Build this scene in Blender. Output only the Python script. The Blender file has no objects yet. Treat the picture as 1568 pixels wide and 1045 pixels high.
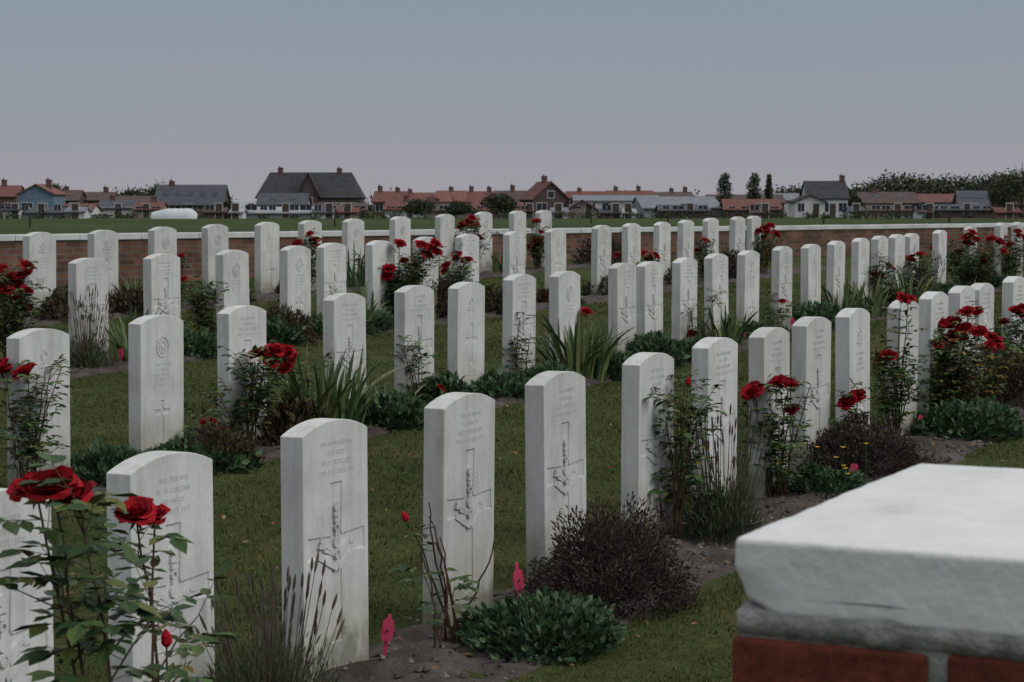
import bpy, math, random
import numpy as np
from mathutils import Vector, Matrix, noise
random.seed(7); np.random.seed(7)
scene=bpy.context.scene
col=scene.collection
CZ=1.483
RX,RY=0.4462,0.8949          # row direction
NX,NY=0.8949,-0.4462         # direction the headstones face
ROWANG=math.atan2(RY,RX)
ROWS={1:(-0.956,5.66),2:(-1.886,11.0),3:(-3.18,15.7),4:(-4.39,19.4)}
WA=(-6.0,24.5); WD=(0.6962,0.7179)   # boundary wall line

def brg(p): return (p-784)/3200.0
def gprof(n): return float(np.interp(n,[-5,0,3.21,6.46,9.2,12,20],[0,0,.0185,.127,.225,.22,.2]))
def sst(t):
    t=max(0,min(1,t)); return t*t*(3-2*t)
def wall_side(x,y): return -(x-WA[0])*WD[1]+(y-WA[1])*WD[0]
def gz(x,y):
    dx=x+.956; dy=y-5.66
    r=RX*dx+RY*dy; n=-(NX*dx+NY*dy)
    z=.018*min(max(r,-8),24)+gprof(n)
    w=wall_side(x,y)
    if w>0.2: z=z+( -.3 - z)*sst((w-.2)/9)
    return z
def at(row,px,off=0.0):
    bx,by=ROWS[row]; bx+=NX*off; by+=NY*off
    u=brg(px); t=(by*u-bx)/(RX-RY*u)
    x=bx+RX*t; y=by+RY*t
    return Vector((x,y,gz(x,y)))

# ---------------- materials ----------------
def newmat(name):
    m=bpy.data.materials.new(name); m.use_nodes=True
    nt=m.node_tree; b=nt.nodes['Principled BSDF']
    b.inputs['Specular IOR Level'].default_value=.25
    return m,nt,b
def ramp(nt,fac,stops):
    r=nt.nodes.new('ShaderNodeValToRGB'); e=r.color_ramp.elements
    e[0].position=stops[0][0]; e[0].color=(*stops[0][1],1)
    e[1].position=stops[-1][0]; e[1].color=(*stops[-1][1],1)
    for p,c in stops[1:-1]:
        k=e.new(p); k.color=(*c,1)
    nt.links.new(fac,r.inputs['Fac']); return r.outputs['Color']
def noisen(nt,scale,detail=5,rough=.55,vec=None):
    n=nt.nodes.new('ShaderNodeTexNoise'); n.inputs['Scale'].default_value=scale
    n.inputs['Detail'].default_value=detail; n.inputs['Roughness'].default_value=rough
    if vec is None:
        tc=nt.nodes.new('ShaderNodeTexCoord'); vec=tc.outputs['Object']
    nt.links.new(vec,n.inputs['Vector']); return n.outputs['Fac']
def mul(nt,a,b,fac=1.0,mode='MULTIPLY'):
    m=nt.nodes.new('ShaderNodeMix'); m.data_type='RGBA'; m.blend_type=mode
    m.inputs[0].default_value=fac
    nt.links.new(a,m.inputs[6]); nt.links.new(b,m.inputs[7]); return m.outputs[2]
def bump(nt,b,h,strength,dist=.01):
    n=nt.nodes.new('ShaderNodeBump'); n.inputs['Strength'].default_value=strength
    n.inputs['Distance'].default_value=dist
    nt.links.new(h,n.inputs['Height']); nt.links.new(n.outputs['Normal'],b.inputs['Normal'])
def island_mat(name,stops,rough=.6,spec=.2,patch=None):
    m,nt,b=newmat(name)
    g=nt.nodes.new('ShaderNodeNewGeometry')
    c=ramp(nt,g.outputs['Random Per Island'],stops)
    if patch:
        c=mul(nt,c,ramp(nt,noisen(nt,patch[0],5,.6),patch[1]),1)
        c=mul(nt,c,ramp(nt,noisen(nt,patch[0]*6,4,.6),[(.3,(.74,.78,.78)),(.7,(1.2,1.15,1.12))]),1)
    nt.links.new(c,b.inputs['Base Color']); b.inputs['Roughness'].default_value=rough
    b.inputs['Specular IOR Level'].default_value=spec
    return m
def noise_mat(name,stops,scale=8,rough=.8,bs=.3,bd=.01,bscale=None,detail=6):
    m,nt,b=newmat(name)
    f=noisen(nt,scale,detail); nt.links.new(ramp(nt,f,stops),b.inputs['Base Color'])
    b.inputs['Roughness'].default_value=rough
    if bs: bump(nt,b,noisen(nt,bscale or scale*4,5),bs,bd)
    return m

def mk_stone():
    m,nt,b=newmat('portland_stone')
    tc=nt.nodes.new('ShaderNodeTexCoord'); oi=nt.nodes.new('ShaderNodeObjectInfo')
    add=nt.nodes.new('ShaderNodeVectorMath'); add.operation='ADD'
    cmb=nt.nodes.new('ShaderNodeCombineXYZ'); mm=nt.nodes.new('ShaderNodeMath'); mm.operation='MULTIPLY'; mm.inputs[1].default_value=37
    nt.links.new(oi.outputs['Random'],mm.inputs[0]); 
    for i in range(3): nt.links.new(mm.outputs[0],cmb.inputs[i])
    nt.links.new(tc.outputs['Object'],add.inputs[0]); nt.links.new(cmb.outputs[0],add.inputs[1])
    v=add.outputs[0]
    base=ramp(nt,noisen(nt,5,6,.6,v),[(.25,(.56,.555,.54)),(.5,(.70,.695,.68)),(.8,(.77,.765,.75))])
    mp=nt.nodes.new('ShaderNodeMapping'); mp.inputs['Scale'].default_value=(14,14,1.3); nt.links.new(v,mp.inputs['Vector'])
    st=ramp(nt,noisen(nt,1.5,6,.6,mp.outputs[0]),[(.33,(.74,.74,.72)),(.55,(1,1,1))])
    c=mul(nt,base,st,.65)
    gr=ramp(nt,noisen(nt,60,5,.7,v),[(.3,(.90,.90,.89)),(.6,(1,1,1))]); c=mul(nt,c,gr,1)
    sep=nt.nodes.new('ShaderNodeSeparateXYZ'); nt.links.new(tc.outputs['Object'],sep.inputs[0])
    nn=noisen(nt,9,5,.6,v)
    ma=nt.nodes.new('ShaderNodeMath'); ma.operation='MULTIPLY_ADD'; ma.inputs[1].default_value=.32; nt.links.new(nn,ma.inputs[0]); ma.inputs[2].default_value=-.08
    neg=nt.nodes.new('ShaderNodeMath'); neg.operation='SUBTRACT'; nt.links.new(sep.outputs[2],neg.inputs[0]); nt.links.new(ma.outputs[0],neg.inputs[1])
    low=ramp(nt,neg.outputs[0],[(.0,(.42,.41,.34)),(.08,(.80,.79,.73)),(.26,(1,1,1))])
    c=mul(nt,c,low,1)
    rr=ramp(nt,oi.outputs['Random'],[(0,(.85,.85,.83)),(.5,(.95,.95,.94)),(1,(1,1,1))]); c=mul(nt,c,rr,1)
    nt.links.new(c,b.inputs['Base Color']); b.inputs['Roughness'].default_value=.95; b.inputs['Specular IOR Level'].default_value=.1
    bump(nt,b,noisen(nt,140,4,.6,v),.25,.003)
    return m
M_stone=mk_stone()
M_letter=noise_mat('stone_lettering',[(.3,(.50,.50,.49)),(.7,(.62,.615,.605))],14,.9,0)
M_soil=noise_mat('soil',[(.25,(.040,.033,.028)),(.5,(.085,.070,.061)),(.75,(.14,.12,.107))],7,.95,.9,.03,38)
M_clod=island_mat('soil_clod',[(0,(.05,.042,.036)),(.6,(.105,.09,.08)),(1,(.20,.175,.16))],.95)
M_deadleaf=island_mat('fallen_leaf',[(0,(.16,.07,.03)),(.4,(.25,.13,.05)),(.7,(.10,.05,.03)),(1,(.32,.22,.10))],.8)
M_rleaf=island_mat('rose_leaf',[(0,(.022,.050,.018)),(.45,(.048,.088,.027)),(.8,(.085,.135,.036)),(.93,(.13,.135,.035)),(1,(.17,.13,.03))],.5,spec=.25)
M_rleaf_y=island_mat('rose_leaf_autumn',[(0,(.04,.065,.02)),(.4,(.10,.12,.03)),(.7,(.20,.17,.03)),(1,(.21,.09,.035))],.5)
M_cane=island_mat('rose_cane',[(0,(.085,.035,.03)),(.5,(.06,.06,.028)),(1,(.12,.05,.045))],.6)
M_petal=island_mat('rose_petal',[(0,(.15,.003,.006)),(.6,(.28,.005,.010)),(1,(.40,.010,.020))],.7,spec=.12)
M_pinkpet=noise_mat('poppy_red',[(.3,(.55,.04,.10)),(.7,(.68,.09,.18))],30,.6,0)
M_wood=noise_mat('stake_wood',[(.3,(.2,.13,.08)),(.7,(.3,.2,.13))],30,.8,.2)
M_iris=island_mat('iris_leaf',[(0,(.045,.085,.035)),(.5,(.10,.15,.06)),(.85,(.17,.20,.075)),(1,(.30,.25,.09))],.5)
M_lav=island_mat('lavender_leaf',[(0,(.05,.06,.035)),(.5,(.09,.11,.06)),(1,(.13,.13,.08))],.8)
M_lavst=island_mat('lavender_stalk',[(0,(.07,.06,.045)),(1,(.12,.10,.075))],.8)
M_heath=island_mat('heath_leaf',[(0,(.028,.020,.018)),(.5,(.062,.045,.040)),(.85,(.095,.068,.055)),(1,(.075,.085,.04))],.85)
M_brown=island_mat('brown_shrub_leaf',[(0,(.035,.025,.018)),(.6,(.08,.06,.035)),(1,(.11,.10,.045))],.85)
M_cover=island_mat('groundcover_leaf',[(0,(.03,.06,.028)),(.5,(.065,.12,.055)),(1,(.12,.18,.09))],.65)
M_grass=island_mat('grass_blade',[(0,(.045,.062,.020)),(.5,(.062,.082,.027)),(.88,(.085,.104,.036)),(1,(.19,.16,.08))],.75,.1,(.8,[(.34,(.78,.88,.82)),(.50,(1,1,1)),(.66,(1.55,1.28,1.3))]))
M_yflower=noise_mat('yellow_petal',[(.3,(.6,.4,.03)),(.7,(.75,.5,.05))],30,.6,0)

def mk_ground(name,stops,sc1,sc2,bs,contrast=((.75,.80,.78),(1.35,1.2,1.15))):
    m,nt,b=newmat(name)
    c1=ramp(nt,noisen(nt,sc1,8,.65),stops)
    c2=ramp(nt,noisen(nt,sc2,6,.6),[(.3,contrast[0]),(.7,contrast[1])])
    nt.links.new(mul(nt,c1,c2,1),b.inputs['Base Color']); b.inputs['Roughness'].default_value=.95
    b.inputs['Specular IOR Level'].default_value=.05
    bump(nt,b,noisen(nt,sc1*4,6),bs,.03); return m
M_lawn=mk_ground('lawn',[(.3,(.040,.052,.018)),(.5,(.056,.070,.024)),(.72,(.092,.092,.042))],22,.8,.5)
M_field=mk_ground('crop_field',[(.3,(.036,.054,.020)),(.5,(.048,.068,.025)),(.75,(.072,.080,.037))],1.5,.03,.2)

# ---------------- mesh builder ----------------
class MB:
    def __init__(s,mats): s.v=[]; s.f=[]; s.m=[]; s.mats=mats
    def add(s,vs,fs,mi=0):
        o=len(s.v); s.v.extend([tuple(a) for a in vs]); s.f.extend([tuple(i+o for i in f) for f in fs]); s.m.extend([mi]*len(fs))
    def box(s,x0,x1,y0,y1,z0,z1,mi=0):
        s.add([(x0,y0,z0),(x1,y0,z0),(x1,y1,z0),(x0,y1,z0),(x0,y0,z1),(x1,y0,z1),(x1,y1,z1),(x0,y1,z1)],
              [(0,3,2,1),(4,5,6,7),(0,1,5,4),(1,2,6,5),(2,3,7,6),(3,0,4,7)],mi)
    def tube(s,pts,rad,mi=0,n=5):
        pts=[Vector(p) for p in pts]; vs=[]; fs=[]
        for i,p in enumerate(pts):
            d=(pts[min(i+1,len(pts)-1)]-pts[max(i-1,0)])
            if d.length<1e-9: d=Vector((0,0,1))
            d.normalize(); a=d.cross(Vector((.3,.9,.1))); 
            if a.length<1e-3: a=d.cross(Vector((1,0,0)))
            a.normalize(); c=d.cross(a)
            r=rad[i] if hasattr(rad,'__len__') else rad
            for k in range(n):
                an=2*math.pi*k/n; vs.append(p+a*math.cos(an)*r+c*math.sin(an)*r)
        for i in range(len(pts)-1):
            for k in range(n):
                fs.append((i*n+k,i*n+(k+1)%n,(i+1)*n+(k+1)%n,(i+1)*n+k))
        fs.append(tuple(range(n))[::-1]); fs.append(tuple((len(pts)-1)*n+k for k in range(n)))
        s.add(vs,fs,mi)
    def leaf(s,p,d,up,L,W,mi=0,fold=.15):
        d=d.normalized(); sd=d.cross(up)
        if sd.length<1e-4: sd=d.cross(Vector((.2,1,.1)))
        sd.normalize(); nn=sd.cross(d)
        m=p+d*L*.5-nn*W*fold
        s.add([p,p+d*L*.28+sd*W*.42,p+d*L*.62+sd*W*.42,p+d*L-nn*L*.12,p+d*L*.62-sd*W*.42,p+d*L*.28-sd*W*.42,m],
              [(0,1,2,6),(6,2,3),(0,6,4,5),(6,3,4)],mi)
    def obj(s,name,smooth=False,parent=None,loc=None,rot=None):
        me=bpy.data.meshes.new(name); me.from_pydata(s.v,[],s.f)
        for m in s.mats: me.materials.append(m)
        me.polygons.foreach_set('material_index',s.m)
        if smooth: me.polygons.foreach_set('use_smooth',[True]*len(s.f))
        me.update(); o=bpy.data.objects.new(name,me); col.objects.link(o)
        if loc: o.location=loc
        if rot is not None: o.rotation_euler=(0,0,rot)
        if parent: o.parent=parent
        return o
def rv(a=1.0): return Vector((random.uniform(-a,a),random.uniform(-a,a),random.uniform(-a,a)))
def rdir():
    while True:
        v=rv()
        if .1<v.length<1: return v.normalized()

# ---------------- ground ----------------
def axis(lo,hi,f0,f1,st,g=1.25):
    a=list(np.arange(f0,f1+1e-6,st)); s=st
    while a[-1]<hi: s*=g; a.append(a[-1]+s)
    s=st
    while a[0]>lo: s*=g; a.insert(0,a[0]-s)
    return a
xs=axis(-2500,2500,-16,26,.5); ys=axis(-60,4500,0,62,.5)
V=[(x,y,gz(x,y)) for y in ys for x in xs]
nx=len(xs); F=[];MI=[]
for j in range(len(ys)-1):
    for i in range(nx-1):
        F.append((j*nx+i,j*nx+i+1,(j+1)*nx+i+1,(j+1)*nx+i))
        cx=(xs[i]+xs[i+1])/2; cy=(ys[j]+ys[j+1])/2
        MI.append(1 if wall_side(cx,cy)>0.2 else 0)
me=bpy.data.meshes.new('ground'); me.from_pydata(V,[],F); me.materials.append(M_lawn); me.materials.append(M_field)
me.polygons.foreach_set('material_index',MI); me.polygons.foreach_set('use_smooth',[True]*len(F))
o=bpy.data.objects.new('ground',me); col.objects.link(o)

# ---------------- soil beds ----------------
BB=-.14
BFR={1:.58,2:.42,3:.40,4:.40}
def in_bed(x,y):
    for k,(bx,by) in ROWS.items():
        n=NX*(x-bx)+NY*(y-by)
        if BB-.02<n<BFR[k]: return True
    return False
bed_range={1:(-5,16),2:(-4,24),3:(-3,17.5),4:(-3,12.5)}
def bed(row):
    bx,by=ROWS[row]; t0,t1=bed_range[row]; BF=BFR[row]
    st=.05 if row==1 else .09; mb=MB([M_soil,M_clod,M_deadleaf])
    nt_=int((t1-t0)/st); nn_=16
    vs=[]
    for i in range(nt_+1):
        t=t0+i*st
        e0=BB+.03*noise.noise(Vector((t*3,row*9,0))); e1=BF+.05*noise.noise(Vector((t*2,row*9+4,0)))+.02*noise.noise(Vector((t*9,row,2)))
        for j in range(nn_+1):
            f=j/nn_; n=e0+(e1-e0)*f
            x=bx+RX*t+NX*n; y=by+RY*t+NY*n
            h=min(1,min(f,1-f)*6)
            z=gz(x,y)-.012+.035*h+h*(.035*noise.noise(Vector((x*4,y*4,1)))+.028*noise.noise(Vector((x*13,y*13,3)))+.012*noise.noise(Vector((x*33,y*33,3))))
            vs.append((x,y,z))
    w=nn_+1
    mb.add(vs,[(i*w+j,i*w+j+1,(i+1)*w+j+1,(i+1)*w+j) for i in range(nt_) for j in range(nn_)],0)
    sm=len(mb.f)
    for k in range({1:5200,2:1800,3:500,4:300}[row]):
        t=random.uniform(t0,t1); n=random.uniform(BB+.04,BF-.03)
        if row==1: t=t0+(t1-t0)*random.random()**1.3
        x=bx+RX*t+NX*n; y=by+RY*t+NY*n; z=gz(x,y)+.024+.035*noise.noise(Vector((x*4,y*4,1)))+.028*noise.noise(Vector((x*13,y*13,3)))
        if random.random()<.92:
            s=random.choice([.004,.006,.008,.012,.018])*random.uniform(.8,1.2)
            c=Vector((x,y,z)); P=[c+Vector(a)*s*random.uniform(.7,1.2) for a in ((1,0,0),(0,1,0),(-1,0,0),(0,-1,0),(0,0,.8),(0,0,-.6))]
            mb.add(P,[(0,1,4),(1,2,4),(2,3,4),(3,0,4),(1,0,5),(2,1,5),(3,2,5),(0,3,5)],1)
        else:
            d=rdir(); d.z*=.25; mb.leaf(Vector((x,y,z+.012)),d,Vector((random.uniform(-.4,.4),random.uniform(-.4,.4),1)),random.uniform(.02,.045),random.uniform(.015,.025),2)
    o=mb.obj('soil_flower_bed')
    fl=[i<sm for i in range(len(mb.f))]; o.data.polygons.foreach_set('use_smooth',fl)
for r in (1,2,3,4): bed(r)

# ---------------- grass ----------------
def grass():
    N=430000
    d=4.0+ (27-4.0)*np.random.rand(N)**1.15; u=(np.random.rand(N)-.5)*.66
    x=u*d; y=d.copy()
    keep=np.ones(N,bool)
    for k,(bx,by) in ROWS.items():
        n=NX*(x-bx)+NY*(y-by); t=RX*(x-bx)+RY*(y-by)
        keep&=~((n>BB-.01+.03*np.sin(t*7))&(n<BFR[k]-.02+.035*np.sin(t*5.3)+.02*np.sin(t*17)))
    keep&=(-(x-WA[0])*WD[1]+(y-WA[1])*WD[0])<-.2
    x=x[keep];y=y[keep];N=len(x)
    dx=x+.956; dy=y-5.66; r=RX*dx+RY*dy; n=-(NX*dx+NY*dy)
    z=.018*np.clip(r,-8,24)+np.interp(n,[-5,0,3.21,6.46,9.2,12,20],[0,0,.0185,.127,.225,.22,.2])-.003
    a=np.random.rand(N)*2*np.pi; h=.012+.022*np.random.rand(N)**1.8; w=.0013+.00018*y
    tuft=.85+.5*np.sin(x*3.1+np.sin(y*2.3)*2)*np.sin(y*2.7)*.6+.25*np.sin(x*9+y*4)*np.sin(y*11-x*3)
    h*=tuft
    lx=np.random.randn(N)*.012; ly=np.random.randn(N)*.012
    P=np.zeros((N,3,3),np.float32)
    P[:,0]=np.stack([x-np.cos(a)*w,y-np.sin(a)*w,z],1); P[:,1]=np.stack([x+np.cos(a)*w,y+np.sin(a)*w,z],1)
    P[:,2]=np.stack([x+lx,y+ly,z+h],1)
    me=bpy.data.meshes.new('grass'); me.vertices.add(3*N); me.vertices.foreach_set('co',P.ravel())
    me.loops.add(3*N); me.loops.foreach_set('vertex_index',np.arange(3*N,dtype=np.int32))
    me.polygons.add(N); me.polygons.foreach_set('loop_start',np.arange(0,3*N,3,dtype=np.int32)); me.polygons.foreach_set('loop_total',np.full(N,3,np.int32))
    me.update(calc_edges=True); me.materials.append(M_grass)
    o=bpy.data.objects.new('grass',me); col.objects.link(o)
grass()
mb=MB([M_deadleaf,M_petal])
for k in range(1500):
    d=random.uniform(4.5,22); u=random.uniform(-.3,.3); x,y=u*d,d
    if in_bed(x,y): continue
    if noise.noise(Vector((x*.9,y*.9,3)))<-.05 and random.random()<.7: continue
    q=rdir(); q.z*=.3
    mi=0 if random.random()<.93 else 1
    mb.leaf(Vector((x,y,gz(x,y)+random.uniform(.012,.025))),q,Vector((random.uniform(-.5,.5),random.uniform(-.5,.5),1)),random.uniform(.014,.036),random.uniform(.010,.022),mi)
mb.obj('fallen_leaves')

# ---------------- headstones ----------------
def prism(mb,poly,y0,y1,mi=0):
    n=len(poly); vs=[(a,y0,b) for a,b in poly]+[(a,y1,b) for a,b in poly]
    fs=[tuple(range(n)),tuple(range(2*n-1,n-1,-1))]+[(i,i+n,(i+1)%n+n,(i+1)%n) for i in range(n)]
    mb.add(vs,fs,mi)
SW,ST=.1905,.040
def stone_body():
    pts=[(-SW,-.12),(SW,-.12),(SW,.772)]
    hw=SW; rise=.038; R=(hw*hw+rise*rise)/(2*rise)
    for i in range(1,20):
        x=hw-2*hw*i/20; pts.append((x,.772-(R-rise)+math.sqrt(R*R-x*x)))
    pts.append((-SW,.772))
    mb=MB([M_stone,M_letter]); prism(mb,pts,-ST,ST); o=mb.obj('tmp')
    return o
def cross_poly(cz,top,bot,arm,w,fl):
    return [(-w-fl,bot),(w+fl,bot),(w,cz-w-.012),(w+.006,cz-w),(arm,cz-w-fl),(arm,cz+w+fl),(w+.006,cz+w),(w,cz+w+.012),(w+fl,top),(-w-fl,top),(-w,cz+w+.012),(-w-.006,cz+w),(-arm,cz+w+fl),(-arm,cz-w-fl),(-w-.006,cz-w),(-w,cz-w-.012)]
def apply(o):
    dg=bpy.context.evaluated_depsgraph_get(); dg.update()
    me=bpy.data.meshes.new_from_object(o.evaluated_get(dg)); return me
def text_mesh(body,size,x,z):
    c=bpy.data.curves.new('t','FONT'); c.body=body; c.size=size; c.align_x='CENTER'; c.extrude=.0008; c.resolution_u=2; c.space_character=1.12
    o=bpy.data.objects.new('t',c); col.objects.link(o); me=apply(o)
    me.transform(Matrix.Translation((x,-ST-.0002,z))@Matrix.Rotation(math.pi/2,4,'X'))
    bpy.data.objects.remove(o); return me
def badge(mb,kind,cz):
    y0,y1=-ST-.004,-ST+.008
    def disc(cx,cz,r,ri=0,n=20,mi=0,yy=y0):
        if ri==0: prism(mb,[(cx+r*math.cos(2*math.pi*i/n),cz+r*math.sin(2*math.pi*i/n)) for i in range(n)],yy,y1,mi)
        else:
            for i in range(n):
                a=2*math.pi*i/n; b=2*math.pi*(i+.86)/n
                prism(mb,[(cx+ri*math.cos(a),cz+ri*math.sin(a)),(cx+r*math.cos(a),cz+r*math.sin(a)),(cx+r*math.cos(b),cz+r*math.sin(b)),(cx+ri*math.cos(b),cz+ri*math.sin(b))],yy,y1,mi)
    def bar(x0,z0,x1,z1,w,yy=y0):
        dx,dz=x1-x0,z1-z0; l=math.hypot(dx,dz); px,pz=-dz/l*w,dx/l*w
        prism(mb,[(x0-px,z0-pz),(x1-px,z1-pz),(x1+px,z1+pz),(x0+px,z0+pz)],yy,y1)
    if kind=='A':
        disc(0,cz+.115,.016); bar(-.017,cz+.093,.017,cz+.093,.007); bar(-.014,cz+.074,.014,cz+.074,.006); disc(0,cz+.052,.015,.007,10)
        bar(-.012,cz+.032,.012,cz+.032,.006); disc(0,cz+.008,.02)
        for s in (-1,1):
            bar(s*.0,cz-.035,s*.095,cz+.022,.007); bar(s*.02,cz-.03,s*.075,cz-.01,.006,y0+.001)
            bar(s*.07,cz+.0,s*.105,cz+.005,.008,y0-.001)
            bar(s*.105,cz-.028,s*.06,cz-.048,.010,y0-.0005); bar(s*.062,cz-.05,s*.002,cz-.075,.010,y0-.0015)
        disc(0,cz-.03,.018,.008,10,yy=y0-.0025)
    elif kind=='B':
        disc(0,cz,.058,.048,26); disc(0,cz,.036,.026,14); disc(0,cz,.016,yy=y0-.001)
        for i in range(10):
            a=2*math.pi*i/10; bar(.018*math.cos(a),cz+.018*math.sin(a),.044*math.cos(a),cz+.044*math.sin(a),.004,y0+.001)
    else:
        disc(0,cz+.01,.03,.018,14); bar(-.05,cz-.03,.05,cz-.03,.008); bar(-.035,cz+.025,.035,cz-.02,.005,y0+.001); bar(.035,cz+.025,-.035,cz-.02,.005,y0-.001); disc(0,cz+.045,.012)
    mb.m=[0]*len(mb.m)
def make_variant(kind,lines,cross,bz,tz,ts=.021):
    body=stone_body()
    cm=MB([M_stone]); prism(cm,cross_poly(*cross),-ST-.02,-ST+.0055); c=cm.obj('cut')
    bm_=body.modifiers.new('b','BOOLEAN'); bm_.operation='DIFFERENCE'; bm_.object=c; bm_.solver='EXACT'
    me=apply(body)
    bpy.data.objects.remove(c); bpy.data.objects.remove(body)
    t=bpy.data.objects.new('t2',me); col.objects.link(t)
    bv=t.modifiers.new('bv','BEVEL'); bv.width=.004; bv.segments=2; bv.limit_method='ANGLE'; bv.angle_limit=math.radians(50)
    me=apply(t); bpy.data.objects.remove(t)
    mb=MB([M_stone,M_letter])
    mb.add([v.co[:] for v in me.vertices],[tuple(p.vertices) for p in me.polygons],0)
    b2=MB([M_stone]); badge(b2,kind,bz); mb.add(b2.v,b2.f,0)
    for i,l in enumerate(lines):
        tm=text_mesh(l,ts,0,tz-i*ts*1.4); mb.add([v.co[:] for v in tm.vertices],[tuple(p.vertices) for p in tm.polygons],1)
    o=mb.obj('var'); me=o.data; bpy.data.objects.remove(o); me.name='headstone_mesh_'+kind; return me
crossA=(.425,.615,.12,.165,.026,.008)
crossB=(.30,.36,.13,.062,.010,.003)
names=[['2231 GUNNER','J. MARSHALL','FIELD ARTILLERY','4TH OCTOBER 1917'],['1847 PRIVATE','W. H. COLLINS','INFANTRY','20TH SEPT 1917'],
['509 BOMBARDIER','A. E. REID','FIELD ARTILLERY','12TH OCTOBER 1917'],['3316 GUNNER','T. BARRETT','FIELD ARTILLERY','9TH OCTOBER 1917']]
VA=[make_variant('A',n,crossA,.425,.732) for n in names]
VB=[make_variant('B',['24/1073 PRIVATE','H. J. PARKER','RIFLE BRIGADE','3RD DEC 1917','AGE 24'],crossB,.645,.545,.019),
    make_variant('C',['A SOLDIER','OF THE GREAT WAR','KNOWN UNTO GOD'],(.42,.53,.26,.085,.013,.004),.66,.20,.02),
    make_variant('C',['61402 CORPORAL','F. DAWES','INFANTRY','26TH AUG 1917'],(.28,.36,.10,.07,.012,.003),.66,.56,.02)]
def place_stone(row,px,me):
    p=at(row,px); o=bpy.data.objects.new('headstone',me); col.objects.link(o)
    o.location=(p.x,p.y,p.z+.003+random.uniform(-.008,.008)); o.rotation_euler=(random.uniform(-.012,.012),random.uniform(-.008,.008),ROWANG+random.uniform(-.015,.015))
r1=[-22,244,497,701,854,992,1095,1181,1243,1309,1382,1428,1472,1502,1553,1592,1630]
r2=[-120,56,237,370,528,634,713,794,866,954,995,1048,1098,1145,1197,1242,1279,1317,1346,1372,1394,1437,1485,1531,1556,1580]
r3=[-100,135,248,357,452,508,581,651,715,787,851,920,967,1013,1049,1088,1128,1154]
r4=[-45,60,158,250,331,409,475,540,612,681,740,793,833]
for i,p in enumerate(r1): place_stone(1,p,VA[i%4] if i<9 else random.choice(VA+VB))
for i,p in enumerate(r2): place_stone(2,p,VB[0] if p==237 else random.choice(VA+VB))
for i,p in enumerate(r3): place_stone(3,p,random.choice(VA+VB))
for i,p in enumerate(r4): place_stone(4,p,random.choice(VB))

# ---------------- boundary wall ----------------
def brick_nodes(name,bw,rh,c1,c2,mortar,msize=.012):
    m,nt,b=newmat(name)
    tc=nt.nodes.new('ShaderNodeTexCoord'); sp=nt.nodes.new('ShaderNodeSeparateXYZ'); nt.links.new(tc.outputs['Object'],sp.inputs[0])
    cb=nt.nodes.new('ShaderNodeCombineXYZ'); nt.links.new(sp.outputs[0],cb.inputs[0]); nt.links.new(sp.outputs[2],cb.inputs[1])
    br=nt.nodes.new('ShaderNodeTexBrick'); nt.links.new(cb.outputs[0],br.inputs['Vector'])
    br.inputs['Scale'].default_value=1; br.inputs['Brick Width'].default_value=bw; br.inputs['Row Height'].default_value=rh
    br.inputs['Mortar Size'].default_value=msize; br.inputs['Color1'].default_value=(*c1,1); br.inputs['Color2'].default_value=(*c2,1); br.inputs['Mortar'].default_value=(*mortar,1)
    br.inputs['Bias'].default_value=-.1
    nz=ramp(nt,noisen(nt,3,6),[(.3,(.5,.5,.5)),(.7,(1.3,1.3,1.3))])
    nt.links.new(mul(nt,br.outputs['Color'],nz,1),b.inputs['Base Color']); b.inputs['Roughness'].default_value=.9
    bump(nt,b,br.outputs['Fac'],-.5,.01); return m
M_wallbrick=brick_nodes('wall_brick',.225,.075,(.20,.095,.06),(.09,.050,.038),(.14,.12,.10),msize=.010)
M_coping=noise_mat('coping_stone',[(.3,(.46,.46,.45)),(.7,(.64,.64,.63))],2.5,.85,.3,.004,30)
WT=CZ-.345
wr=bpy.data.objects.new('brick_boundary_wall',None); col.objects.link(wr)
wr.location=(WA[0],WA[1],0); wr.rotation_euler=(0,0,math.atan2(WD[1],WD[0]))
mb=MB([M_wallbrick]); mb.box(-16,34,0,.34,-.5,WT-.075); mb.obj('brickwork',parent=wr)
mb=MB([M_coping]); x=-16
while x<34:
    mb.box(x,min(x+.895,34),-.03,.37,WT-.075+random.uniform(0,.003),WT+random.uniform(-.002,.003)); x+=.9
o=mb.obj('coping',parent=wr); bv=o.modifiers.new('b','BEVEL'); bv.width=.008; bv.segments=2

# ---------------- foreground pier ----------------
def mk_pierbrick():
    m,nt,b=newmat('pier_brick')
    g=nt.nodes.new('ShaderNodeNewGeometry')
    c=ramp(nt,g.outputs['Random Per Island'],[(0,(.19,.048,.032)),(.5,(.27,.070,.042)),(1,(.22,.085,.058))])
    n=ramp(nt,noisen(nt,22,9,.8),[(.33,(.28,.27,.27)),(.46,(.8,.8,.8)),(.56,(1.1,1.05,1.0)),(.68,(1.7,1.7,1.65))])
    nt.links.new(mul(nt,c,n,1),b.inputs['Base Color']); b.inputs['Roughness'].default_value=.95
    bump(nt,b,noisen(nt,50,8,.75),1,.015); return m
M_pb=mk_pierbrick()
M_mortar=noise_mat('mortar',[(.3,(.17,.165,.16)),(.55,(.28,.27,.26)),(.7,(.36,.35,.34))],30,.95,.9,.008,90)
pr=bpy.data.objects.new('brick_pier',None); col.objects.link(pr)
pr.location=(.222,2.1,0); pr.rotation_euler=(0,0,ROWANG)
PT=CZ-.335; PL,PW=.69,.66
ct=.079
mb=MB([M_mortar]); mb.box(.006,PL-.008,-PW+.008,-.008,-.3,PT-ct+.001); 
o=mb.obj('mortar_core',parent=pr)
mb=MB([M_pb]); z=PT-ct-.020-.065; k=0
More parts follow.
